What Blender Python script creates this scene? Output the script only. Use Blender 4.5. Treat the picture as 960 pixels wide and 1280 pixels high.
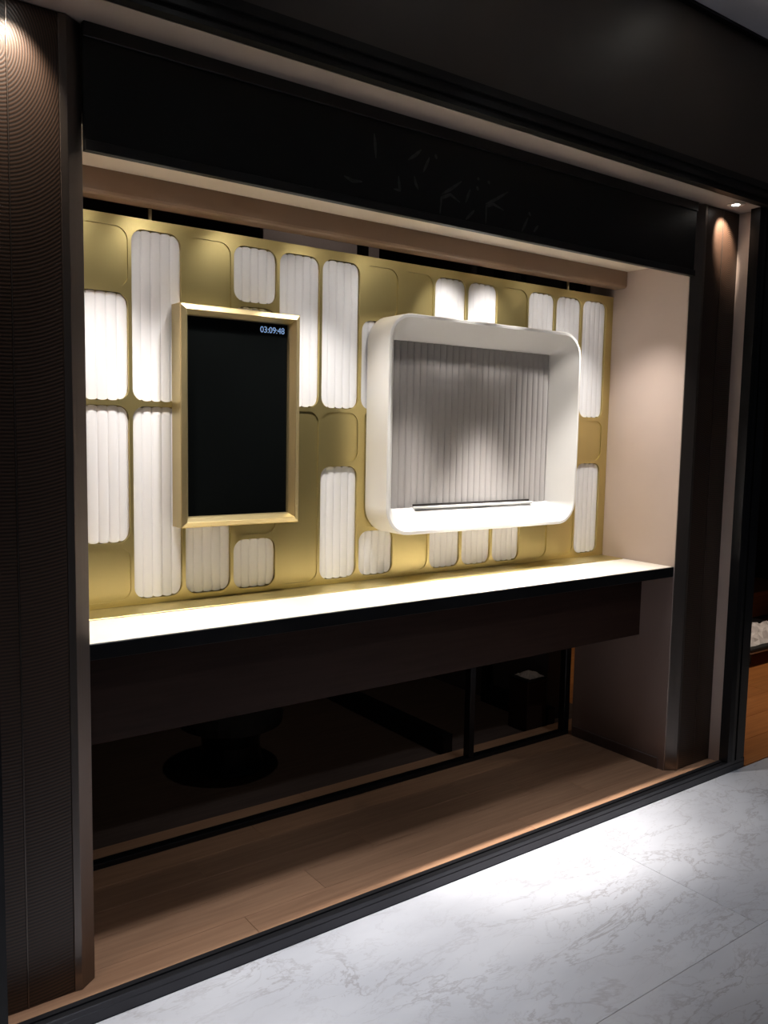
import bpy, bmesh, math, random
from mathutils import Vector, Matrix
random.seed(7)
for o in list(bpy.data.objects): bpy.data.objects.remove(o)
scene = bpy.context.scene
COL = scene.collection

# ------------------------------------------------------------------ camera
YAW, PITCH, ROLL = math.radians(36.241), math.radians(-5.541), math.radians(1.0734)
fw = Vector((math.sin(YAW)*math.cos(PITCH), math.cos(YAW)*math.cos(PITCH), math.sin(PITCH)))
rt = Vector((math.cos(YAW), -math.sin(YAW), 0)); up = rt.cross(fw)
r2 = rt*math.cos(ROLL) + up*math.sin(ROLL); u2 = -rt*math.sin(ROLL) + up*math.cos(ROLL)
cam = bpy.data.cameras.new('camera'); camo = bpy.data.objects.new('camera', cam); COL.objects.link(camo)
M = Matrix.Identity(4)
for i in range(3):
    M[i][0], M[i][1], M[i][2] = r2[i], u2[i], -fw[i]
M[2][3] = 1.55
camo.matrix_world = M
cam.sensor_fit = 'VERTICAL'; cam.sensor_height = 36; cam.lens = 1052.64/1280*36
cam.clip_start = 0.02
scene.camera = camo

# ------------------------------------------------------------------ world, exposure
w = bpy.data.worlds.new('world'); scene.world = w; w.use_nodes = True
w.node_tree.nodes['Background'].inputs[0].default_value = (0.75, 0.85, 1.0, 1)
w.node_tree.nodes['Background'].inputs[1].default_value = 0.012
vs = scene.view_settings
vs.view_transform = 'Standard'; vs.look = 'None'; vs.exposure = 0.0; vs.gamma = 1.0; vs.use_curve_mapping = False

# lamps of the place and an added fill row (the fixtures that hold them are built further down)
WARM = (1.0, 0.83, 0.66); NEUT = (1.0, 0.94, 0.88); COOL = (0.88, 0.93, 1.0)
CASE_SPOTS = [(0.82, 46, 80, 2.35), (1.20, 46, 80, 2.35), (1.58, 48, 80, 2.34), (2.00, 75, 44, 2.315), (2.39, 210, 42, 2.312), (2.75, 75, 44, 2.312), (2.98, 44, 84, 2.31)]   # x, watts, beam angle, y; above the counter
WASH_SPOTS = [(0.80, 2.8), (1.05, 2.8), (1.35, 3.0), (1.65, 3.6), (1.93, 4.5), (2.22, 16), (2.46, 16), (2.76, 4.4), (3.06, 3.4)]      # aimed at the top of the gold board
COLUMN_SPOT_W = 13.0
MALL_SPOTS = [(0.85, 1.82, 125), (1.85, 1.82, 95), (2.95, 1.82, 58)]
FILL_SPOTS = [(0.9, -0.50, 75), (2.0, -0.50, 85), (3.1, -0.50, 75)]     # added fill, unseen behind the camera, brightens the platform under the counter
SHOP_SPOT_W = 150

# ------------------------------------------------------------------ materials
def nd(nt, t, **k):
    n = nt.nodes.new(t)
    for a, b in k.items(): setattr(n, a, b)
    return n
def mat(name, col, rough=0.5, metal=0.0, var=0.08, scale=8.0, bump=0.0, bscale=60.0, stretch=(1, 1, 1), spec=0.5, coat=0.0):
    m = bpy.data.materials.new(name); m.use_nodes = True; nt = m.node_tree
    b = nt.nodes['Principled BSDF']
    tc = nd(nt, 'ShaderNodeTexCoord'); mp = nd(nt, 'ShaderNodeMapping'); mp.inputs['Scale'].default_value = stretch
    nt.links.new(tc.outputs['Object'], mp.inputs['Vector'])
    ns = nd(nt, 'ShaderNodeTexNoise'); ns.inputs['Scale'].default_value = scale; ns.inputs['Detail'].default_value = 4
    nt.links.new(mp.outputs[0], ns.inputs['Vector'])
    cr = nd(nt, 'ShaderNodeValToRGB')
    lo = tuple(c*(1-var) for c in col); hi = tuple(min(1, c*(1+var)) for c in col)
    cr.color_ramp.elements[0].position = .3; cr.color_ramp.elements[1].position = .7
    cr.color_ramp.elements[0].color = (*lo, 1); cr.color_ramp.elements[1].color = (*hi, 1)
    nt.links.new(ns.outputs['Fac'], cr.inputs[0]); nt.links.new(cr.outputs[0], b.inputs['Base Color'])
    b.inputs['Roughness'].default_value = rough; b.inputs['Metallic'].default_value = metal
    b.inputs['Specular IOR Level'].default_value = spec; b.inputs['Coat Weight'].default_value = coat
    if bump:
        n2 = nd(nt, 'ShaderNodeTexNoise'); n2.inputs['Scale'].default_value = bscale
        nt.links.new(mp.outputs[0], n2.inputs['Vector'])
        bp = nd(nt, 'ShaderNodeBump'); bp.inputs['Strength'].default_value = bump; bp.inputs['Distance'].default_value = 0.002
        nt.links.new(n2.outputs['Fac'], bp.inputs['Height']); nt.links.new(bp.outputs[0], b.inputs['Normal'])
    return m
def emit(name, col, strength):
    m = bpy.data.materials.new(name); m.use_nodes = True
    b = m.node_tree.nodes['Principled BSDF']
    b.inputs['Base Color'].default_value = (*col, 1); b.inputs['Emission Color'].default_value = (*col, 1)
    b.inputs['Emission Strength'].default_value = strength
    return m

def marble_mat():
    m = bpy.data.materials.new('white_marble'); m.use_nodes = True; nt = m.node_tree; b = nt.nodes['Principled BSDF']
    ge = nd(nt, 'ShaderNodeNewGeometry'); oi = nd(nt, 'ShaderNodeObjectInfo')
    vm = nd(nt, 'ShaderNodeVectorMath', operation='SCALE'); cb = nd(nt, 'ShaderNodeCombineXYZ')
    nt.links.new(oi.outputs['Random'], cb.inputs[0]); nt.links.new(oi.outputs['Random'], cb.inputs[1])
    nt.links.new(cb.outputs[0], vm.inputs[0]); vm.inputs['Scale'].default_value = 30
    ad = nd(nt, 'ShaderNodeVectorMath', operation='ADD')
    nt.links.new(ge.outputs['Position'], ad.inputs[0]); nt.links.new(vm.outputs[0], ad.inputs[1])
    mp = nd(nt, 'ShaderNodeMapping'); mp.inputs['Rotation'].default_value = (0, 0, math.radians(-28)); mp.inputs['Scale'].default_value = (1.0, 2.2, 1)
    nt.links.new(ad.outputs[0], mp.inputs[0])
    def vein(scale, width, det):
        n = nd(nt, 'ShaderNodeTexNoise'); n.inputs['Scale'].default_value = scale; n.inputs['Detail'].default_value = det
        n.inputs['Roughness'].default_value = .62; n.inputs['Distortion'].default_value = .5
        nt.links.new(mp.outputs[0], n.inputs['Vector'])
        s = nd(nt, 'ShaderNodeMath', operation='SUBTRACT'); s.inputs[1].default_value = .5; nt.links.new(n.outputs['Fac'], s.inputs[0])
        a = nd(nt, 'ShaderNodeMath', operation='ABSOLUTE'); nt.links.new(s.outputs[0], a.inputs[0])
        mr = nd(nt, 'ShaderNodeMapRange'); mr.inputs['From Max'].default_value = width; mr.inputs['To Min'].default_value = 1; mr.inputs['To Max'].default_value = 0
        nt.links.new(a.outputs[0], mr.inputs['Value'])
        return mr
    v1 = vein(2.1, .016, 7); v2 = vein(5.5, .018, 6)
    msk = nd(nt, 'ShaderNodeTexNoise'); msk.inputs['Scale'].default_value = 1.6; nt.links.new(ad.outputs[0], msk.inputs['Vector'])
    mk = nd(nt, 'ShaderNodeMapRange'); mk.inputs['From Min'].default_value = .32; mk.inputs['From Max'].default_value = .6
    nt.links.new(msk.outputs['Fac'], mk.inputs['Value'])
    h = nd(nt, 'ShaderNodeMath', operation='MULTIPLY'); h.inputs[1].default_value = .55; nt.links.new(v2.outputs[0], h.inputs[0])
    mx = nd(nt, 'ShaderNodeMath', operation='MAXIMUM'); nt.links.new(v1.outputs[0], mx.inputs[0]); nt.links.new(h.outputs[0], mx.inputs[1])
    mu = nd(nt, 'ShaderNodeMath', operation='MULTIPLY'); nt.links.new(mx.outputs[0], mu.inputs[0]); nt.links.new(mk.outputs[0], mu.inputs[1])
    mu2 = nd(nt, 'ShaderNodeMath', operation='MULTIPLY'); mu2.inputs[1].default_value = .55; nt.links.new(mu.outputs[0], mu2.inputs[0])
    cl = nd(nt, 'ShaderNodeTexNoise'); cl.inputs['Scale'].default_value = 2.2; cl.inputs['Detail'].default_value = 6; nt.links.new(mp.outputs[0], cl.inputs['Vector'])
    cr = nd(nt, 'ShaderNodeValToRGB'); cr.color_ramp.elements[0].position = .3; cr.color_ramp.elements[1].position = .65
    cr.color_ramp.elements[0].color = (.56, .57, .62, 1); cr.color_ramp.elements[1].color = (.67, .68, .73, 1)
    nt.links.new(cl.outputs['Fac'], cr.inputs[0])
    mix = nd(nt, 'ShaderNodeMix', data_type='RGBA'); nt.links.new(mu2.outputs[0], mix.inputs['Factor'])
    nt.links.new(cr.outputs[0], mix.inputs['A']); mix.inputs['B'].default_value = (.27, .24, .25, 1)
    nt.links.new(mix.outputs['Result'], b.inputs['Base Color']); b.inputs['Roughness'].default_value = .28
    return m

def wood_mat(name, c1, c2, rough=.4, along='X', scale=1.0, spec=.4):
    m = bpy.data.materials.new(name); m.use_nodes = True; nt = m.node_tree; b = nt.nodes['Principled BSDF']
    ge = nd(nt, 'ShaderNodeNewGeometry'); oi = nd(nt, 'ShaderNodeObjectInfo')
    cb = nd(nt, 'ShaderNodeCombineXYZ'); nt.links.new(oi.outputs['Random'], cb.inputs[0]); nt.links.new(oi.outputs['Random'], cb.inputs[2])
    sc = nd(nt, 'ShaderNodeVectorMath', operation='SCALE'); sc.inputs['Scale'].default_value = 17; nt.links.new(cb.outputs[0], sc.inputs[0])
    ad = nd(nt, 'ShaderNodeVectorMath', operation='ADD'); nt.links.new(ge.outputs['Position'], ad.inputs[0]); nt.links.new(sc.outputs[0], ad.inputs[1])
    mp = nd(nt, 'ShaderNodeMapping'); mp.inputs['Scale'].default_value = {'X': (1.2, 22, 22), 'Z': (22, 22, 1.2)}[along]
    nt.links.new(ad.outputs[0], mp.inputs[0])
    n = nd(nt, 'ShaderNodeTexNoise'); n.inputs['Scale'].default_value = 3*scale; n.inputs['Detail'].default_value = 6; n.inputs['Distortion'].default_value = .4
    nt.links.new(mp.outputs[0], n.inputs['Vector'])
    cr = nd(nt, 'ShaderNodeValToRGB'); cr.color_ramp.elements[0].position = .3; cr.color_ramp.elements[1].position = .7
    cr.color_ramp.elements[0].color = (*c1, 1); cr.color_ramp.elements[1].color = (*c2, 1)
    nt.links.new(n.outputs['Fac'], cr.inputs[0])
    hs = nd(nt, 'ShaderNodeHueSaturation'); mr = nd(nt, 'ShaderNodeMapRange'); mr.inputs['To Min'].default_value = .88; mr.inputs['To Max'].default_value = 1.1
    nt.links.new(oi.outputs['Random'], mr.inputs['Value']); nt.links.new(mr.outputs[0], hs.inputs['Value']); nt.links.new(cr.outputs[0], hs.inputs['Color'])
    nt.links.new(hs.outputs[0], b.inputs['Base Color']); b.inputs['Roughness'].default_value = rough; b.inputs['Specular IOR Level'].default_value = spec
    return m

def ripple_mat(name, cx, cz):
    """dark brown panel carved with fine concentric ripples around (cx, cz) on its front"""
    m = bpy.data.materials.new(name); m.use_nodes = True; nt = m.node_tree; b = nt.nodes['Principled BSDF']
    ge = nd(nt, 'ShaderNodeNewGeometry'); mp = nd(nt, 'ShaderNodeMapping'); mp.inputs['Location'].default_value = (-cx, -2.2, -cz)
    nt.links.new(ge.outputs['Position'], mp.inputs[0])
    sp = nd(nt, 'ShaderNodeVectorMath', operation='MULTIPLY'); sp.inputs[1].default_value = (1.25, 0, .8); nt.links.new(mp.outputs[0], sp.inputs[0])
    wv = nd(nt, 'ShaderNodeTexWave', wave_type='RINGS', rings_direction='SPHERICAL', wave_profile='SIN')
    wv.inputs['Scale'].default_value = 42; wv.inputs['Distortion'].default_value = 1.2; wv.inputs['Detail'].default_value = 1; wv.inputs['Detail Scale'].default_value = .12
    nt.links.new(sp.outputs[0], wv.inputs['Vector'])
    cr = nd(nt, 'ShaderNodeValToRGB'); cr.color_ramp.elements[0].color = (.012, .008, .006, 1); cr.color_ramp.elements[1].color = (.060, .032, .020, 1)
    nt.links.new(wv.outputs['Fac'], cr.inputs[0]); nt.links.new(cr.outputs[0], b.inputs['Base Color'])
    bp = nd(nt, 'ShaderNodeBump'); bp.inputs['Strength'].default_value = .3; bp.inputs['Distance'].default_value = .001
    nt.links.new(wv.outputs['Fac'], bp.inputs['Height']); nt.links.new(bp.outputs[0], b.inputs['Normal'])
    b.inputs['Roughness'].default_value = .42
    return m

MARBLE = marble_mat()
OAK = wood_mat('oak_platform', (.40, .215, .125), (.52, .295, .175), .42)
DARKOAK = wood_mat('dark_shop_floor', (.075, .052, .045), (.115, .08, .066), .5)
ORANGE = wood_mat('orange_wood', (.36, .13, .035), (.50, .20, .06), .35)
WALNUT = wood_mat('dark_walnut', (.022, .010, .007), (.034, .016, .011), .5, spec=.2)
BLACKMETAL = mat('black_metal', (.022, .022, .024), .32, .7, .2, 3, .05, 80)
BEAMMETAL = mat('dull_black_metal', (.014, .0135, .012), .5, .5, .2, 3, .05, 80)
FRAMEMETAL = mat('anodised_black_frame', (.05, .05, .056), .33, .8, .15, 3, .05, 90, (.15, 1, 1))
BRONZE = mat('brushed_bronze', (.17, .145, .13), .36, .9, .12, 10, .15, 160, (1, 1, .03))
BAND = mat('black_lacquer', (.009, .0095, .009), .42, 0, .2, 4, 0, 1, (1, 1, 1), .35)
BANDFRAME = mat('dark_grey_trim', (.030, .030, .029), .4, .3, .15, 6)
SMEAR = mat('grey_smear', (.07, .07, .066), .6, 0, .4, 40)
FASCIA = mat('dark_brown_fascia', (.075, .058, .047), .5, 0, .1, 2.5, .05, 40)
MALLCEIL = mat('grey_ceiling_paint', (.64, .66, .73), .7, 0, .03, 3, .05, 120)
SOFFIT = mat('taupe_soffit', (.40, .34, .30), .6, 0, .04, 4, .05, 120)
MAUVE = mat('mauve_beige_wall', (.56, .455, .40), .62, 0, .03, 5, .06, 150)
SOFFIT2 = mat('cream_case_ceiling', (.72, .62, .50), .6, 0, .04, 4, .05, 120)
TAN = mat('tan_lacquer', (.27, .175, .115), .45, 0, .04, 5, .04, 100)
GOLD = mat('satin_gold', (.60, .495, .215), .36, .90, .06, 5, .06, 260, (1, 1, .12))
GOLDF = mat('gold_frame', (.49, .405, .215), .36, .85, .05, 6, .05, 260, (1, 1, .1))
PLASTER = mat('white_fluted_plaster', (.79, .795, .82), .55, 0, .035, 9, .08, 90, (1, 1, .2))
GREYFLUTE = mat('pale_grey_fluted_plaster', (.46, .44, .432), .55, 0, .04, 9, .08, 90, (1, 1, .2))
WHITE = mat('white_lacquer', (.82, .81, .79), .35, 0, .015, 4)
COUNTER = mat('white_stone_counter', (.87, .80, .69), .33, 0, .03, 6, .03, 60)
SCREEN = mat('black_screen_glass', (.003, .0036, .0036), .09, 0, .1, 3, 0, 1, (1, 1, 1), .3)
SLOT = mat('dark_slot', (.02, .016, .015), .7, 0, .2, 20)
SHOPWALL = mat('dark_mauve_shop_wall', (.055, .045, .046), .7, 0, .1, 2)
BLACKSOFT = mat('black_leather', (.008, .008, .009), .55, 0, .2, 30, .2, 200)
PAPER = mat('crumpled_white_paper', (.72, .68, .68), .5, 0, .1, 30, .3, 60)
RIPL = ripple_mat('rippled_walnut_carving', .470, 2.43); RIPR = ripple_mat('rippled_walnut_inlay', 3.50, 2.36)
LENS = emit('lamp_lens', (1, .95, .88), 14); CLOCK = emit('clock_digits', (.35, .55, .9), .5)
RING = mat('lamp_ring_white_metal', (.6, .58, .56), .35, .3, .05, 20)

# ------------------------------------------------------------------ helpers
def link(name, me, m, parent=None, smooth=False):
    o = bpy.data.objects.new(name, me); COL.objects.link(o)
    if m is not None and not me.materials: me.materials.append(m)
    if parent: o.parent = parent
    if smooth:
        for p in me.polygons: p.use_smooth = True
    return o
def fromverts(name, v, f, m, parent=None, smooth=False):
    me = bpy.data.meshes.new(name); me.from_pydata(v, [], f); me.validate()
    bm = bmesh.new(); bm.from_mesh(me); bmesh.ops.recalc_face_normals(bm, faces=bm.faces); bm.to_mesh(me); bm.free()
    return link(name, me, m, parent, smooth)
def bm_box(bm, x0, x1, y0, y1, z0, z1):
    vs_ = [bm.verts.new(p) for p in ((x0,y0,z0),(x1,y0,z0),(x1,y1,z0),(x0,y1,z0),(x0,y0,z1),(x1,y0,z1),(x1,y1,z1),(x0,y1,z1))]
    for q in ((0,3,2,1),(4,5,6,7),(0,1,5,4),(1,2,6,5),(2,3,7,6),(3,0,4,7)): bm.faces.new([vs_[i] for i in q])
def box(name, x0, x1, y0, y1, z0, z1, m, parent=None, bev=0.0, seg=1):
    bm = bmesh.new(); bm_box(bm, x0, x1, y0, y1, z0, z1)
    if bev: bmesh.ops.bevel(bm, geom=bm.edges[:], offset=bev, segments=seg, affect='EDGES', profile=.5)
    me = bpy.data.meshes.new(name); bm.to_mesh(me); bm.free()
    return link(name, me, m, parent)
def prism(name, pts, z0, z1, m, parent=None, bev=0.0):
    """pts: polygon in XY, extruded in Z"""
    n = len(pts); v = [(x, y, z0) for x, y in pts] + [(x, y, z1) for x, y in pts]
    f = [tuple(range(n))[::-1], tuple(range(n, 2*n))] + [(i, (i+1) % n, n+(i+1) % n, n+i) for i in range(n)]
    o = fromverts(name, v, f, m, parent)
    if bev:
        bm = bmesh.new(); bm.from_mesh(o.data); bmesh.ops.bevel(bm, geom=bm.edges[:], offset=bev, segments=1, affect='EDGES'); bm.to_mesh(o.data); bm.free()
    return o
def profile_x(name, pts, x0, x1, m, parent=None):
    """pts: polygon in YZ, extruded along X"""
    n = len(pts); v = [(x0, y, z) for y, z in pts] + [(x1, y, z) for y, z in pts]
    f = [tuple(range(n)), tuple(range(n, 2*n))] + [(i, (i+1) % n, n+(i+1) % n, n+i) for i in range(n)]
    return fromverts(name, v, f, m, parent)
def empty(name, loc=(0, 0, 0)):
    o = bpy.data.objects.new(name, None); o.location = loc; o.empty_display_size = .05; COL.objects.link(o); return o
def adopt(root, *kids):
    """parent without moving: parts are modelled in world coordinates"""
    bpy.context.view_layer.update()
    for k in kids:
        k.parent = root; k.matrix_parent_inverse = root.matrix_world.inverted()
def tag(o, label, cat, group=None):
    o['label'] = label; o['category'] = cat
    if group: o['group'] = group
    return o
def struct(o, label=None):
    o['kind'] = 'structure'
    if label: o['label'] = label
    return o
def kids_of(root, parts): adopt(root, *parts); return root

XL, XR = 0.675, 3.262           # inner faces of the display case
ZP = 0.02                       # platform
ZT = 0.965                      # counter top
# ------------------------------------------------------------------ floors
fl = struct(empty('floor'), 'white marble floor slabs with grey veins in front of the window')
JX = 2.4; parts = []
rows = [(2.085, 2.5), (1.335, 2.5), (.585, 2.5), (-.165, 2.5), (-.915, 2.5), (-1.665, 2.5)]
slab = None
for ri, (ytop, x0) in enumerate(rows):
    off = 0 if ri % 2 == 0 else 1.2
    for k in range(-2, 3):
        xa = x0 + k*JX + off
        if slab is None:
            o = box('marble_slab', .0009, JX-.0009, -.75+.0009, -.0009, -.03, 0, MARBLE, None, .0007)
            slab = o.data
        else:
            o = bpy.data.objects.new('marble_slab', slab); COL.objects.link(o)
        o.location = (xa, ytop, 0); parts.append(o)
adopt(fl, *parts)
g = box('joint_bed', -2.5, 8.4, -2.4, 2.085, -.05, -.0012, mat('grey_grout', (.30, .29, .29), .8)); adopt(fl, g)

pf = struct(empty('floor_platform', (1.97, 2.5, 0)), 'oak plank platform inside the shop window')
parts = []
ys = [2.13, 2.27, 2.41, 2.55, 2.69, 2.83, 2.955]
for i in range(len(ys)-1):
    js = [.30, 1.15 + .6*((i*7) % 3)/2, 2.35 + .45*((i*5) % 3)/2, 3.64]
    for a, b_ in zip(js[:-1], js[1:]):
        parts.append(box('plank', a+.0006, b_-.0006, ys[i]+.0006, ys[i+1]-.0006, -.02, ZP, OAK, None, .0006))
adopt(pf, *parts)
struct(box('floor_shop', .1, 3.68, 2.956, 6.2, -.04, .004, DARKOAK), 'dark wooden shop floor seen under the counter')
of = struct(empty('floor_doorway', (5.6, 3, 0)), 'orange wooden floor inside the doorway on the right')
parts = []
for i in range(18):
    y0 = 2.087 + i*.19
    st = 3.68 if i % 2 else 3.68
    for a, b_ in ((st, 4.9+.7*(i % 3)), (4.9+.7*(i % 3), 8.2)):
        parts.append(box('plank', a+.0008, b_-.0008, y0+.0008, y0+.19-.0008, -.03, .002, ORANGE, None, .0008))
adopt(of, *parts)

# ------------------------------------------------------------------ mall ceiling, fascia, shop shell
struct(box('ceiling', -2.5, 8.4, -2.4, 2.06, 3.21, 3.27, MALLCEIL), 'plain grey ceiling in front of the shop')
wf = struct(empty('wall_front', (2, 2.087, 2.63)), 'dark brown fascia wall above the window')
adopt(wf, box('fascia_panel', -2.5, 8.4, 2.087, 2.16, 2.63, 3.20, FASCIA),
      box('shadow_gap_strip', -2.5, 8.4, 2.062, 2.16, 3.2005, 3.30, BLACKMETAL))
struct(box('ceiling_soffit', .28, 3.66, 2.088, 2.26, 2.545, 2.62, SOFFIT), 'taupe soffit between the glass and the header')
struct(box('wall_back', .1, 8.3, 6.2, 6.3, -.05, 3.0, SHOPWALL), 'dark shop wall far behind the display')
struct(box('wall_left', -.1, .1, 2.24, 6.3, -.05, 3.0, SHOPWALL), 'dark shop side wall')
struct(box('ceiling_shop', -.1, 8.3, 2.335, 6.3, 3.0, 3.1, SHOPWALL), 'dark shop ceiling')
struct(box('ceiling_case', XL, XR, 2.236, 2.64, 2.303, 2.33, SOFFIT2), 'tan ceiling of the lit display case')
struct(box('wall_shop_end', 8.3, 8.4, 2.1, 6.3, -.05, 3.0, SHOPWALL), 'dark shop wall beyond the doorway')
struct(box('wall_display_right', XR, 3.66, 2.241, 2.79, ZP, 2.96, MAUVE, None, .002), 'mauve beige side wall at the right of the display')
struct(box('wall_display_left', .28, XL, 2.241, 2.79, ZP, 2.96, MAUVE, None, .002), 'mauve beige side wall at the left of the display')
struct(box('wall_return_right', 3.567, 3.66, 2.131, 2.2405, ZP, 2.544, MAUVE, None, .001), 'narrow mauve return wall beside the right post')
struct(box('wall_return_left', .28, .37, 2.131, 2.2405, ZP, 2.544, MAUVE, None, .001), 'narrow mauve return wall beside the left post')
struct(box('wall_outer_left', -2.5, .279, 2.09, 2.24, 0, 2.63, FASCIA), 'dark wall left of the window')
struct(box('wall_partition', 3.33, 3.45, 3.03, 6.19, .004, 2.99, SHOPWALL), 'dark partition wall behind the right end of the display')
struct(box('wall_lower_darkened', XR-.004, XR-.0002, 2.2415, 2.79, ZP, ZT-.047, mat('darkened_mauve_wall', (.27, .20, .178), .5, 0, .04, 5, .05, 120)), 'darkened layer added over the side wall below the counter')  # layer added over the wall, coloured darker to bring its brightness down
# tan beam dropped from the case ceiling
bm_pts = [(2.572, 2.303), (2.572, 2.240), (2.576, 2.233), (2.584, 2.229), (2.640, 2.229), (2.640, 2.303)]
struct(profile_x('trim_1', bm_pts, XL, XR, TAN), 'tan beam hanging below the case ceiling above the gold board')
struct(box('baseboard_right', XR-.012, XR-.0042, 2.27, 2.78, ZP+.0005, ZP+.05, mat('baseboard_brown', (.13, .095, .085), .5), None, .001), 'brown baseboard along the right side wall')

# ------------------------------------------------------------------ outer glazed frame
win = struct(empty('window_1', (2, 2.1, 0)), 'black metal frame round the open shop window')
parts = []
rail = [(2.085, .0005), (2.085, .030), (2.087, .032), (2.087, .046), (2.089, .048), (2.097, .048), (2.097, .043), (2.113, .043), (2.113, .048), (2.130, .048), (2.130, .0005)]
parts.append(profile_x('bottom_rail', rail, .30, 3.66, FRAMEMETAL))
beam = [(2.048, 2.632), (2.048, 2.606), (2.054, 2.604), (2.054, 2.592), (2.050, 2.590), (2.050, 2.572), (2.058, 2.570), (2.058, 2.560), (2.054, 2.558), (2.054, 2.546), (2.0865, 2.546), (2.0865, 2.632)]
parts.append(profile_x('top_beam', beam, -2.5, 8.0, BEAMMETAL))
def post(x0, x1):
    w_ = x1-x0
    pts = [(x0, 2.086), (x0+.03*w_/.14, 2.082), (x0+.052*w_/.14, 2.082), (x0+.052*w_/.14, 2.09), (x0+.066*w_/.14, 2.09), (x0+.066*w_/.14, 2.082), (x0+.105*w_/.14, 2.082), (x0+.105*w_/.14, 2.088), (x1, 2.088), (x1, 2.13), (x0, 2.13)]
    return prism('post', pts, .0485, 2.544, BLACKMETAL)
parts += [post(3.524, 3.662), post(.418, .28)]
parts.append(box('post_foot', 3.6605, 3.664, 2.086, 2.13, .001, .048, BLACKMETAL))
adopt(win, *parts)

# ------------------------------------------------------------------ columns
def column(mir, label, ripple):
    X = (lambda x: x) if not mir else (lambda x: XL + XR - x)
    root = empty('display_column', (X(.52), 2.22, ZP)); P_ = []
    a, b_ = sorted((X(.3705), X(.4925))); P_.append(box('carved_panel', a, b_, 2.21, 2.2405, ZP+.0005, 2.5435, ripple, None, .0012))
    a, b_ = sorted((X(.4950), X(.612))); P_.append(box('carved_panel', a, b_, 2.21, 2.2405, ZP+.0005, 2.5435, ripple, None, .0012))
    a, b_ = sorted((X(.4926), X(.4949))); s = box('seam_strip', a, b_, 2.2085, 2.2404, ZP+.0005, 2.5435, BRONZE); P_.append(s)
    pts = [(X(.6125), 2.209), (X(.631), 2.207), (X(.6745), 2.238), (X(.6745), 2.2405), (X(.6125), 2.2405)]
    P_.append(prism('corner_strip', pts, ZP+.0005, 2.5435, BRONZE, None, .001))
    adopt(root, *P_); tag(root, label, 'column'); return root
column(False, 'dark carved wood column with bronze edge at the far left of the window', RIPL)
column(True, 'narrow dark carved wood column with bronze edge right of the display, under the visible downlight', RIPR)

# ------------------------------------------------------------------ header band
hd = empty('header_panel', (1.97, 2.22, 2.235))
P_ = [box('panel', XL, XR, 2.2225, 2.2355, 2.236, 2.5445, BAND),
      box('trim_strip', XL, XR, 2.214, 2.2222, 2.509, 2.5445, BANDFRAME, None, .001),
      box('trim_strip', XL, XR, 2.214, 2.2222, 2.236, 2.262, BANDFRAME, None, .001)]
STROKES = [[(1.564, 2.467), (1.568, 2.436), (1.572, 2.394)], [(1.454, 2.319), (1.486, 2.31), (1.522, 2.314)], [(1.698, 2.414), (1.727, 2.434), (1.752, 2.457)], [(1.761, 2.388), (1.774, 2.413), (1.786, 2.439)], [(1.81, 2.453), (1.817, 2.44)], [(1.643, 2.314), (1.668, 2.314), (1.664, 2.338), (1.661, 2.357)], [(1.725, 2.369), (1.732, 2.345), (1.743, 2.33)], [(1.841, 2.332), (1.882, 2.357), (1.927, 2.389)], [(1.836, 2.269), (1.841, 2.321), (1.879, 2.338), (1.922, 2.32)], [(1.947, 2.324), (1.957, 2.347), (1.967, 2.37)], [(1.996, 2.385), (2.004, 2.373)], [(1.998, 2.415), (2.006, 2.408)], [(2.047, 2.413), (2.055, 2.404)], [(2.039, 2.334), (2.087, 2.358), (2.144, 2.393)], [(2.042, 2.268), (2.043, 2.327), (2.076, 2.34), (2.127, 2.327)], [(2.217, 2.267), (2.232, 2.294), (2.247, 2.322)], [(2.25, 2.342), (2.259, 2.329)], [(2.278, 2.276), (2.301, 2.302)], [(1.95, 2.268), (1.988, 2.304)]]
for s in STROKES:
    pts = []
    for a, b_ in zip(s[:-1], s[1:]):
        for t in (0, .25, .5, .75): pts.append(Vector((a[0]+(b_[0]-a[0])*t, a[1]+(b_[1]-a[1])*t)))
    pts.append(Vector(s[-1])); v = []; f = []
    for i, p in enumerate(pts):
        d = (pts[min(i+1, len(pts)-1)] - pts[max(i-1, 0)]).normalized(); nrm = Vector((-d.y, d.x))
        wd = .0048*math.sin(math.pi*(i+.6)/(len(pts)+.2))+.0008
        q, r_ = p+nrm*wd, p-nrm*wd
        v += [(q.x, 2.2220, q.y), (r_.x, 2.2220, r_.y)]
        if i: f.append((2*i-2, 2*i-1, 2*i+1, 2*i))
    P_.append(fromverts('smear', v, f, SMEAR))
adopt(hd, *P_); tag(hd, 'black glossy header panel with faint grey smears above the display', 'header')

# ------------------------------------------------------------------ counter
ct = empty('display_counter', (1.97, 2.5, ZT))
P_ = [box('worktop', XL+.0005, XR-.0005, 2.252, 2.78, ZT-.03, ZT, COUNTER, None, .002),
      box('front_edge', XL+.0005, XR-.0005, 2.243, 2.2515, ZT-.046, ZT-.0015, BLACKMETAL, None, .0015),
      box('underside_panel', XL+.0005, XR-.0005, 2.253, 2.78, ZT-.046, ZT-.0305, WALNUT),
      box('apron', XL+.0005, XR-.0005, 2.408, 2.43, .622, ZT-.0465, WALNUT, None, .001)]
adopt(ct, *P_); tag(ct, 'long white stone counter with black edge and dark apron under the gold board', 'counter')

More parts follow.
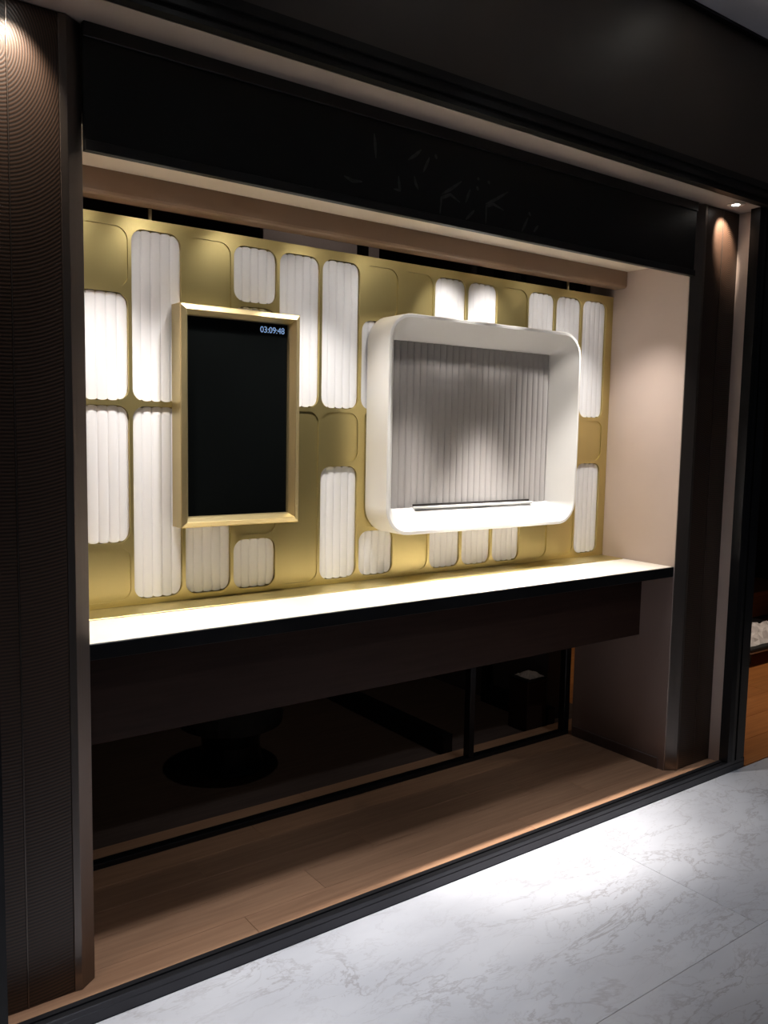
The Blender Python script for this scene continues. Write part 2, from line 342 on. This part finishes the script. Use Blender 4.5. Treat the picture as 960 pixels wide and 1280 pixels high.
# ------------------------------------------------------------------ gold board with fluted panels
YB = 2.645
cx = lambda k: .937 + .1756*k
R0, R1, R2, R3, R4, R5 = 2.170, 1.969, 1.620, 1.420, 1.169, .980
W_, G_ = 'w', 'g'
LAY = {-1: [(R0,R1,G_),(R1,R2,W_),(R2,R4,W_),(R4,R5,G_)],
 0: [(R0,R2,W_),(R2,R5,W_)], 1: [(R0,R2,G_),(R2,R3,G_),(R3,R5,W_)],
 2: [(R0,R1,W_),(R1,R3,W_),(R3,R4,G_),(R4,R5,W_)], 3: [(R0,R2,W_),(R2,R5,G_)],
 4: [(R0,R2,W_),(R2,R3,G_),(R3,R5,W_)], 5: [(R0,R1,G_),(R1,R2,W_),(R2,R4,G_),(R4,R5,W_)],
 6: [(R0,R2,G_),(R2,R3,G_),(R3,R5,G_)], 7: [(R0,R2,W_),(R2,R3,G_),(R3,R5,W_)], 8: [(R0,R2,W_),(R2,R3,G_),(R3,R5,W_)],
 9: [(R0,R2,G_),(R2,R3,G_),(R3,R5,W_)], 10: [(R0,R2,W_),(R2,R3,G_),(R3,R5,G_)], 11: [(R0,R2,W_),(R2,R3,G_),(R3,R5,G_)],
 12: [(R0,R2,W_),(R2,R3,G_),(R3,R5,W_)]}
RAD, NS = .040, 6
def rrect(x0, x1, z0, z1, r, n=NS):
    pts = []
    for (ccx, ccz, a0) in ((x1-r, z0+r, -90), (x1-r, z1-r, 0), (x0+r, z1-r, 90), (x0+r, z0+r, 180)):
        for i in range(n+1):
            a = math.radians(a0 + 90*i/n); pts.append((ccx + r*math.cos(a), ccz + r*math.sin(a)))
    return pts
def rect_map(x0, x1, z0, z1, X0, X1, Z0, Z1, r, n=NS):
    pts = []
    S = ((x1-r, Z0), (X1, Z0), (X1, z0+r)), ((X1, z1-r), (X1, Z1), (x1-r, Z1)), ((x0+r, Z1), (X0, Z1), (X0, z1-r)), ((X0, z0+r), (X0, Z0), (x0+r, Z0))
    for a, b_, c in S:
        for i in range(n+1):
            t = 2*i/n
            p, q, tt = (a, b_, t) if t <= 1 else (b_, c, t-1)
            pts.append((p[0]+(q[0]-p[0])*tt, p[1]+(q[1]-p[1])*tt))
    return pts
bv, bf = [], []
def quad_strip(A, B):
    n = len(A); base = len(bv); bv.extend(A); bv.extend(B)
    for i in range(n):
        j = (i+1) % n; bf.append((base+i, base+j, base+n+j, base+n+i))
def flat(pts, y): return [(x, y, z) for x, z in pts]
BL, BR, BT, BB = cx(-1)-.042, cx(13)+.040, 2.195, ZT+.0045
whites, golds = [], []
gi = .0055
for k, cells in LAY.items():
    X0, X1 = cx(k), cx(k+1)
    for (zt, zb, kind) in cells:
        x0, x1, z0, z1 = X0+gi, X1-gi, zb+.0075, zt-.0075
        hole = rrect(x0, x1, z0, z1, RAD)
        quad_strip(flat(hole, YB), flat(rect_map(x0, x1, z0, z1, X0, X1, zb, zt, RAD), YB))
        dep = .022 if kind == W_ else .0045
        quad_strip(flat(hole, YB), flat(hole, YB+dep))
        if kind == G_: golds.append((x0, x1, z0, z1))
        else: whites.append((x0, x1, z0, z1))
# margins round the cells, sides and back
def rect(x0, x1, z0, z1, y=YB):
    b0 = len(bv); bv.extend([(x0, y, z0), (x1, y, z0), (x1, y, z1), (x0, y, z1)]); bf.append((b0, b0+1, b0+2, b0+3))
rect(BL, cx(-1), BB, BT); rect(cx(13), BR, BB, BT); rect(cx(-1), cx(13), R0, BT); rect(cx(-1), cx(13), BB, R5); rect(BL, BR, BB, BT, YB+.0245)
b0 = len(bv)
bv.extend([(x, y, z) for y in (YB, YB+.0245) for x, z in ((BL, BB), (BR, BB), (BR, BT), (BL, BT))])
for i in range(4): bf.append((b0+i, b0+(i+1) % 4, b0+4+(i+1) % 4, b0+4+i))
gb = empty('gold_backboard', (1.97, YB, ZT))
me = bpy.data.meshes.new('board'); me.from_pydata(bv, [], bf)
bm = bmesh.new(); bm.from_mesh(me); bmesh.ops.remove_doubles(bm, verts=bm.verts, dist=.0001); bmesh.ops.recalc_face_normals(bm, faces=bm.faces); bm.to_mesh(me); bm.free()
P_ = [link('board', me, GOLD), box('base_plate', XL+.001, XR-.012, 2.513, 2.6445, ZT+.0002, ZT+.004, GOLD, None, .0012)]
def inset_plate(x0, x1, z0, z1):
    pts = rrect(x0, x1, z0, z1, RAD); n = len(pts)
    v = flat(pts, YB+.0040) + flat(pts, YB+.0200)
    f = [tuple(range(n)), tuple(range(n, 2*n))] + [(i, (i+1) % n, n+(i+1) % n, n+i) for i in range(n)]
    return fromverts('gold_inset', v, f, GOLD)
for q in golds: P_.append(inset_plate(*q))
def fluted(name, x0, x1, z0, z1, y0, depth, nf, m, r=0.0, back=.012, seg=8):
    """vertical convex reeds between x0..x1, ends cut to a rounded rectangle"""
    v, f = [], []; N = nf*seg
    for i in range(N+1):
        x = x0 + (x1-x0)*i/N
        t = (i % seg)/seg; u = 2*t-1 if i % seg else -1.0
        y = y0 + depth*(1 - math.sqrt(max(0, 1-u*u*.96)))
        e = 0.0
        if r:
            d = max(x0+r-x, x-(x1-r), 0); e = r - math.sqrt(max(0, r*r-d*d)) + .0065*(1 - math.sqrt(max(0, 1-u*u*.96)))
        v += [(x, y, z0+e), (x, y, z1-e), (x, y0+back, z0+e), (x, y0+back, z1-e)]
        if i:
            a, b_ = 4*(i-1), 4*i
            f += [(a, b_, b_+1, a+1), (a+1, b_+1, b_+3, a+3), (a+2, a, b_, b_+2)[::-1], (a+2, a+3, b_+3, b_+2)]
    f += [(0, 1, 3, 2), (4*N, 4*N+2, 4*N+3, 4*N+1)]
    return fromverts(name, v, f, m)
for (x0, x1, z0, z1) in whites:
    P_.append(fluted('fluted_panel', x0+.0008, x1-.0008, z0+.0008, z1-.0008, YB+.0075, .0045, 5, PLASTER, RAD, .0140))
def rod(name, x, y, z0, z1, r, m, n=10):
    bm = bmesh.new(); bmesh.ops.create_cone(bm, cap_ends=True, segments=n, radius1=r, radius2=r, depth=z1-z0, matrix=Matrix.Translation((x, y, (z0+z1)/2)))
    me = bpy.data.meshes.new(name); bm.to_mesh(me); bm.free(); return link(name, me, m)
for x in (1.007, 2.953): P_.append(rod('hanger_rod', x, YB+.010, BT, 2.3, .006, GOLDF))
adopt(gb, *P_); tag(gb, 'gold metal backboard with rounded recesses and white fluted panels', 'backboard')

# ------------------------------------------------------------------ screen in gold ridge frame
sx0, sx1, sz0, sz1 = 1.073, 1.512, 1.221, 1.941
def ring_pts(i_, y): return [(sx0+i_, y, sz0+i_), (sx1-i_, y, sz0+i_), (sx1-i_, y, sz1-i_), (sx0+i_, y, sz1-i_)]
prof = [(0, YB-.0005), (0, 2.577), (.0030, 2.574), (.0175, 2.567), (.0190, 2.568), (.0320, 2.592), (.0345, 2.602), (.0345, YB-.0005)]
sc = empty('wall_screen', (1.29, YB, sz0)); P_ = []
rings = [ring_pts(a, b_) for a, b_ in prof]
for s in range(4):
    v = []; f = []
    for rg in rings: v += [rg[s], rg[(s+1) % 4]]
    n = len(rings)
    for i in range(n):
        j = (i+1) % n; f.append((2*i, 2*i+1, 2*j+1, 2*j))
    f += [tuple(2*i for i in range(n)), tuple(2*i+1 for i in range(n))]
    P_.append(fromverts('frame_bar', v, f, GOLDF))
d_ = box('display', sx0+.0347, sx1-.0347, 2.604, YB-.001, sz0+.0347, sz1-.0347, SCREEN); P_.append(d_)
cu = bpy.data.curves.new('clock_text', 'FONT'); cu.body = '03:09:48'; cu.size = .0300; cu.extrude = .0002; cu.space_character = .93; cu.resolution_u = 3
to = bpy.data.objects.new('clock_text', cu); COL.objects.link(to)
dg = bpy.context.evaluated_depsgraph_get(); tm = bpy.data.meshes.new_from_object(to.evaluated_get(dg)); bpy.data.objects.remove(to)
tm.materials.clear()
xs_ = [v_.co.x for v_ in tm.vertices]; sX = .094/(max(xs_)-min(xs_)); mn = min(xs_)
for v_ in tm.vertices:
    v_.co = Vector((1.372 + (v_.co.x-mn)*sX, 2.6034 - v_.co.z, 1.8745 + v_.co.y))
ck = link('clock_digits', tm, CLOCK)
adopt(sc, *P_); adopt(d_, ck); ck['label'] = 'pale blue clock digits'
tag(sc, 'black portrait screen in a mitred gold frame showing a small clock', 'screen')

# ------------------------------------------------------------------ white flared niche box
nb = empty('display_niche', (2.37, 2.60, 1.155)); P_ = []
bx0, bx1, bz0, bz1, fy = 1.847, 2.893, 1.155, 1.983, 2.507
yb_ = 2.603
ox = rrect(bx0, bx1, bz0, bz1, .105, 10)
rim = rrect(bx0+.013, bx1-.013, bz0+.013, bz1-.013, .092, 10)
inn = rrect(1.940, 2.797, 1.248, 1.894, .004, 10)
rings = [flat(ox, YB-.0008), flat(rrect(bx0, bx1, bz0, bz1, .105, 10), fy+.003), flat(rrect(bx0+.003, bx1-.003, bz0+.003, bz1-.003, .102, 10), fy), flat(rim, fy), flat(inn, yb_), flat(inn, yb_+.012)]
v = [p for r_ in rings for p in r_]; n = len(ox); f = []
for a in range(len(rings)-1):
    for i in range(n):
        j = (i+1) % n; f.append((a*n+i, a*n+j, (a+1)*n+j, (a+1)*n+i))
f.append(tuple(range(n)))
sh = fromverts('shell', v, f, WHITE)
for p in sh.data.polygons: p.use_smooth = True
sh.data.set_sharp_from_angle(angle=math.radians(28)) if hasattr(sh.data, 'set_sharp_from_angle') else None
P_.append(sh)
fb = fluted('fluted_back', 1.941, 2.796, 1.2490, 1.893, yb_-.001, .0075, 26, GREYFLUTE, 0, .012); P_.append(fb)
P_.append(box('ledge', 2.045, 2.700, 2.583, yb_-.0015, 1.2440, 1.2530, WHITE, None, .0012))
P_.append(box('slot', 2.045, 2.690, 2.596, yb_-.0012, 1.2532, 1.2620, SLOT))
adopt(nb, *P_); tag(nb, 'white round cornered niche box with grey fluted back panel', 'display niche')

# ------------------------------------------------------------------ steel frame behind the counter
sf = empty('steel_frame', (2.5, 2.83, ZP)); S_ = BLACKMETAL
P_ = [box('floor_rail', XL, 3.2535, 2.805, 2.845, ZP+.0005, ZP+.022, S_, None, .002),
      box('leg', 2.570, 2.602, 2.8051, 2.8449, ZP+.0225, ZT-.047, S_, None, .002),
      box('leg', 3.215, 3.253, 2.8051, 2.8449, ZP+.0225, 2.29, S_, None, .002),
      box('cross_rail', 2.545, 2.602, 2.957, 4.3, .0045, .105, S_, None, .002),
      box('cross_rail', 3.265, 3.318, 2.957, 3.44, .0045, .105, S_, None, .002),
      box('leg', 3.265, 3.303, 3.441, 3.479, .0045, 2.6, S_, None, .002)]
for x in (1.92, 2.53, 2.80): P_.append(box('mullion', x, x+.035, 2.80, 2.835, ZT+.01, 2.95, S_, None, .002))
adopt(sf, *P_); tag(sf, 'black steel support frame with floor rail and legs behind the counter', 'frame')
hp = box('hanging_panel', 1.74, 2.35, 3.28, 3.31, 2.25, 2.96, mat('mauve_grey_panel', (.30, .26, .27), .6), None, .002)
tag(hp, 'mauve grey panel hanging in the gap above the gold board', 'panel')

# ------------------------------------------------------------------ things in the dark shop and the doorway
def lathe(name, prof_, loc, m, parent=None, n=28):
    v, f = [], []
    for r_, z in prof_:
        for i in range(n): a = 2*math.pi*i/n; v.append((loc[0]+r_*math.cos(a), loc[1]+r_*math.sin(a), loc[2]+z))
    for k in range(len(prof_)-1):
        for i in range(n): j = (i+1) % n; f.append((k*n+i, k*n+j, (k+1)*n+j, (k+1)*n+i))
    f += [tuple(range(n)), tuple(range((len(prof_)-1)*n, len(prof_)*n))]
    o = fromverts(name, v, f, m, parent)
    return o
st = empty('round_stool', (1.66, 3.42, .004))
adopt(st, lathe('seat', [(.20, .20), (.235, .215), (.24, .25), (.22, .285), (.12, .297), (.02, .30)], (1.66, 3.42, .004), BLACKSOFT),
      lathe('stem', [(.15, .02), (.14, .04), (.13, .12), (.15, .1995)], (1.66, 3.42, .0045), BLACKMETAL),
      lathe('base_disc', [(.15, 0), (.155, .008), (.15, .0195)], (1.66, 3.42, .0045), BLACKMETAL))
tag(st, 'low black round stool in the dark under the counter', 'stool')
bl = empty('dark_block', (3.15, 3.08, .0045))
adopt(bl, box('body', 3.11, 3.25, 2.96, 3.10, .0045, .270, WALNUT, None, .004), box('lid', 3.107, 3.253, 2.958, 3.103, .2703, .282, BLACKSOFT, None, .003))
tag(bl, 'small dark box behind the right leg of the steel frame', 'box')
def crumple(name, x0, x1, y0, y1, z, h, m, nx=14, ny=12, seed=1):
    rnd = random.Random(seed); v, f = [], []
    H = [[rnd.random() for _ in range(ny+1)] for _ in range(nx+1)]
    for i in range(nx+1):
        for j in range(ny+1):
            s, t = i/nx, j/ny
            e = min(1, 5*min(s, 1-s, t, 1-t))
            v.append((x0+(x1-x0)*s+(rnd.random()-.5)*.4*(x1-x0)/nx, y0+(y1-y0)*t+(rnd.random()-.5)*.4*(y1-y0)/ny, z+.002+h*e*(.25+.75*H[i][j])))
    nn = len(v); v += [(a, b_, c-.0018) for a, b_, c in v]
    idx = lambda i, j: i*(ny+1)+j
    for i in range(nx):
        for j in range(ny):
            q = (idx(i, j), idx(i+1, j), idx(i+1, j+1), idx(i, j+1)); f.append(q); f.append(tuple(nn+a for a in q[::-1]))
    edge = [idx(i, 0) for i in range(nx)] + [idx(nx, j) for j in range(ny)] + [idx(i, ny) for i in range(nx, 0, -1)] + [idx(0, j) for j in range(ny, 0, -1)]
    for a, b_ in zip(edge, edge[1:]+edge[:1]): f.append((a, b_, nn+b_, nn+a))
    return fromverts(name, v, f, m)
tag(crumple('paper_sheet', 3.13, 3.24, 2.97, 3.08, .2820, .02, PAPER, 8, 8, 3), 'small crumpled pale paper lying on the dark box under the counter', 'paper')
tt = empty('tray_table', (5.75, 3.25, .002))
P_ = [box('top', 5.28, 6.25, 3.00, 3.62, .105, .128, BLACKSOFT, None, .006), box('trim_strip', 5.285, 6.245, 3.004, 3.616, .094, .1045, RING, None, .002)]
for x in (5.34, 6.16):
    for y in (3.06, 3.53): P_.append(box('leg', x, x+.05, y, y+.05, .0025, .0935, BLACKMETAL, None, .003))
adopt(tt, *P_); tag(tt, 'low black table on the orange floor inside the doorway', 'table')
tag(crumple('plastic_sheet', 5.33, 6.0, 3.05, 3.4, .1280, .085, PAPER, 20, 12, 9), 'crumpled white plastic sheet on the low black table in the doorway', 'plastic sheet')
cb_ = empty('wooden_bench', (6.7, 3.95, .002))
P_ = [box('seat', 6.0, 7.4, 3.78, 4.2, .215, .25, ORANGE, None, .004), box('front_board', 6.02, 7.38, 3.80, 3.825, .03, .2145, ORANGE, None, .003)]
for x in (6.03, 7.32): P_.append(box('leg', x, x+.05, 3.83, 4.16, .0025, .2145, ORANGE, None, .003))
adopt(cb_, *P_); tag(cb_, 'brown wooden bench behind the black table in the doorway', 'bench')

# ------------------------------------------------------------------ downlights
def spot(name, loc, target, watts, col, angle, blend, rad=.02):
    l = bpy.data.lights.new(name, 'SPOT'); l.energy = watts; l.color = col; l.spot_size = math.radians(angle); l.spot_blend = blend; l.shadow_soft_size = rad
    o = bpy.data.objects.new(name, l); COL.objects.link(o); o.location = loc
    o.rotation_euler = (Vector(target)-Vector(loc)).to_track_quat('-Z', 'Y').to_euler()
    return o
def downlight(x, y, z, r, target, watts, col, angle, blend, label, group=None, rad=.02):
    """ring and lens set in a ceiling whose underside is at z; the lamp shines from just below the lens"""
    root = empty('ceiling_downlight', (x, y, z))
    ring = lathe('ring', [(r*1.0, -.0005), (r*1.28, -.0005), (r*1.28, -.004), (r*1.05, -.006), (r*1.0, -.004)], (x, y, z), RING)
    lens = lathe('lens', [(r*.98, -.0008), (r*.98, -.003), (r*.4, -.0045)], (x, y, z), LENS)
    L = spot('lamp', (x, y, z-.0012-.012), target, watts, col, angle, blend, rad)
    adopt(root, ring, lens, L); tag(root, label, 'downlight', group); return root
for i, (x, wt, ang, y) in enumerate(CASE_SPOTS):
    downlight(x, y, 2.303, .03, (x, y+.15 if ang > 60 else y+.035, ZT), wt, NEUT, ang, 1.0 if ang > 60 else .7, 'small recessed downlight hidden behind the black header above the counter', 'downlights above the counter')
for x, wt in WASH_SPOTS:
    downlight(x, 2.31, 2.303, .022, (x, 2.645, 1.98), wt, NEUT, 74 if wt < 10 else 46, 1.0, 'small tilted downlight hidden behind the header, aimed at the gold board', 'wall washers above the gold board')
downlight(3.404, 2.130, 2.545, .028, (3.445, 2.225, 2.42), COLUMN_SPOT_W*2, WARM, 60, .6, 'lit round downlight in the soffit at the top right of the window', None, .012)
downlight(.502, 2.130, 2.545, .028, (.482, 2.225, 2.30), COLUMN_SPOT_W, WARM, 80, .7, 'round downlight above the carved column at the far left', None, .012)
for i, (x, y, wt) in enumerate(MALL_SPOTS):
    downlight(x, y, 3.21, .06, (x, y+.05, 0), wt, COOL, 46, .9, 'round downlight in the grey ceiling in front of the window', 'downlights in front of the window', .12)
for x, y, wt in FILL_SPOTS:
    downlight(x, y, 3.21, .06, (x, 2.75, 0), wt, COOL, 28, 1.0, 'added fill lamp in the grey ceiling, unseen behind the camera', 'added fill lamps behind the camera', .1)
downlight(2.0, 3.02, 2.999, .04, (2.0, 3.5, 1.2), 10, WARM, 150, 1.0, 'added unseen fill lamp in the dark shop behind the display', None, .04)  # added lamp, lifts the hanging panel and the shop floor under the counter
downlight(5.3, 2.75, 2.999, .05, (5.2, 2.6, 0), SHOP_SPOT_W, WARM, 70, .8, 'round downlight above the orange floor inside the doorway', None, .04)
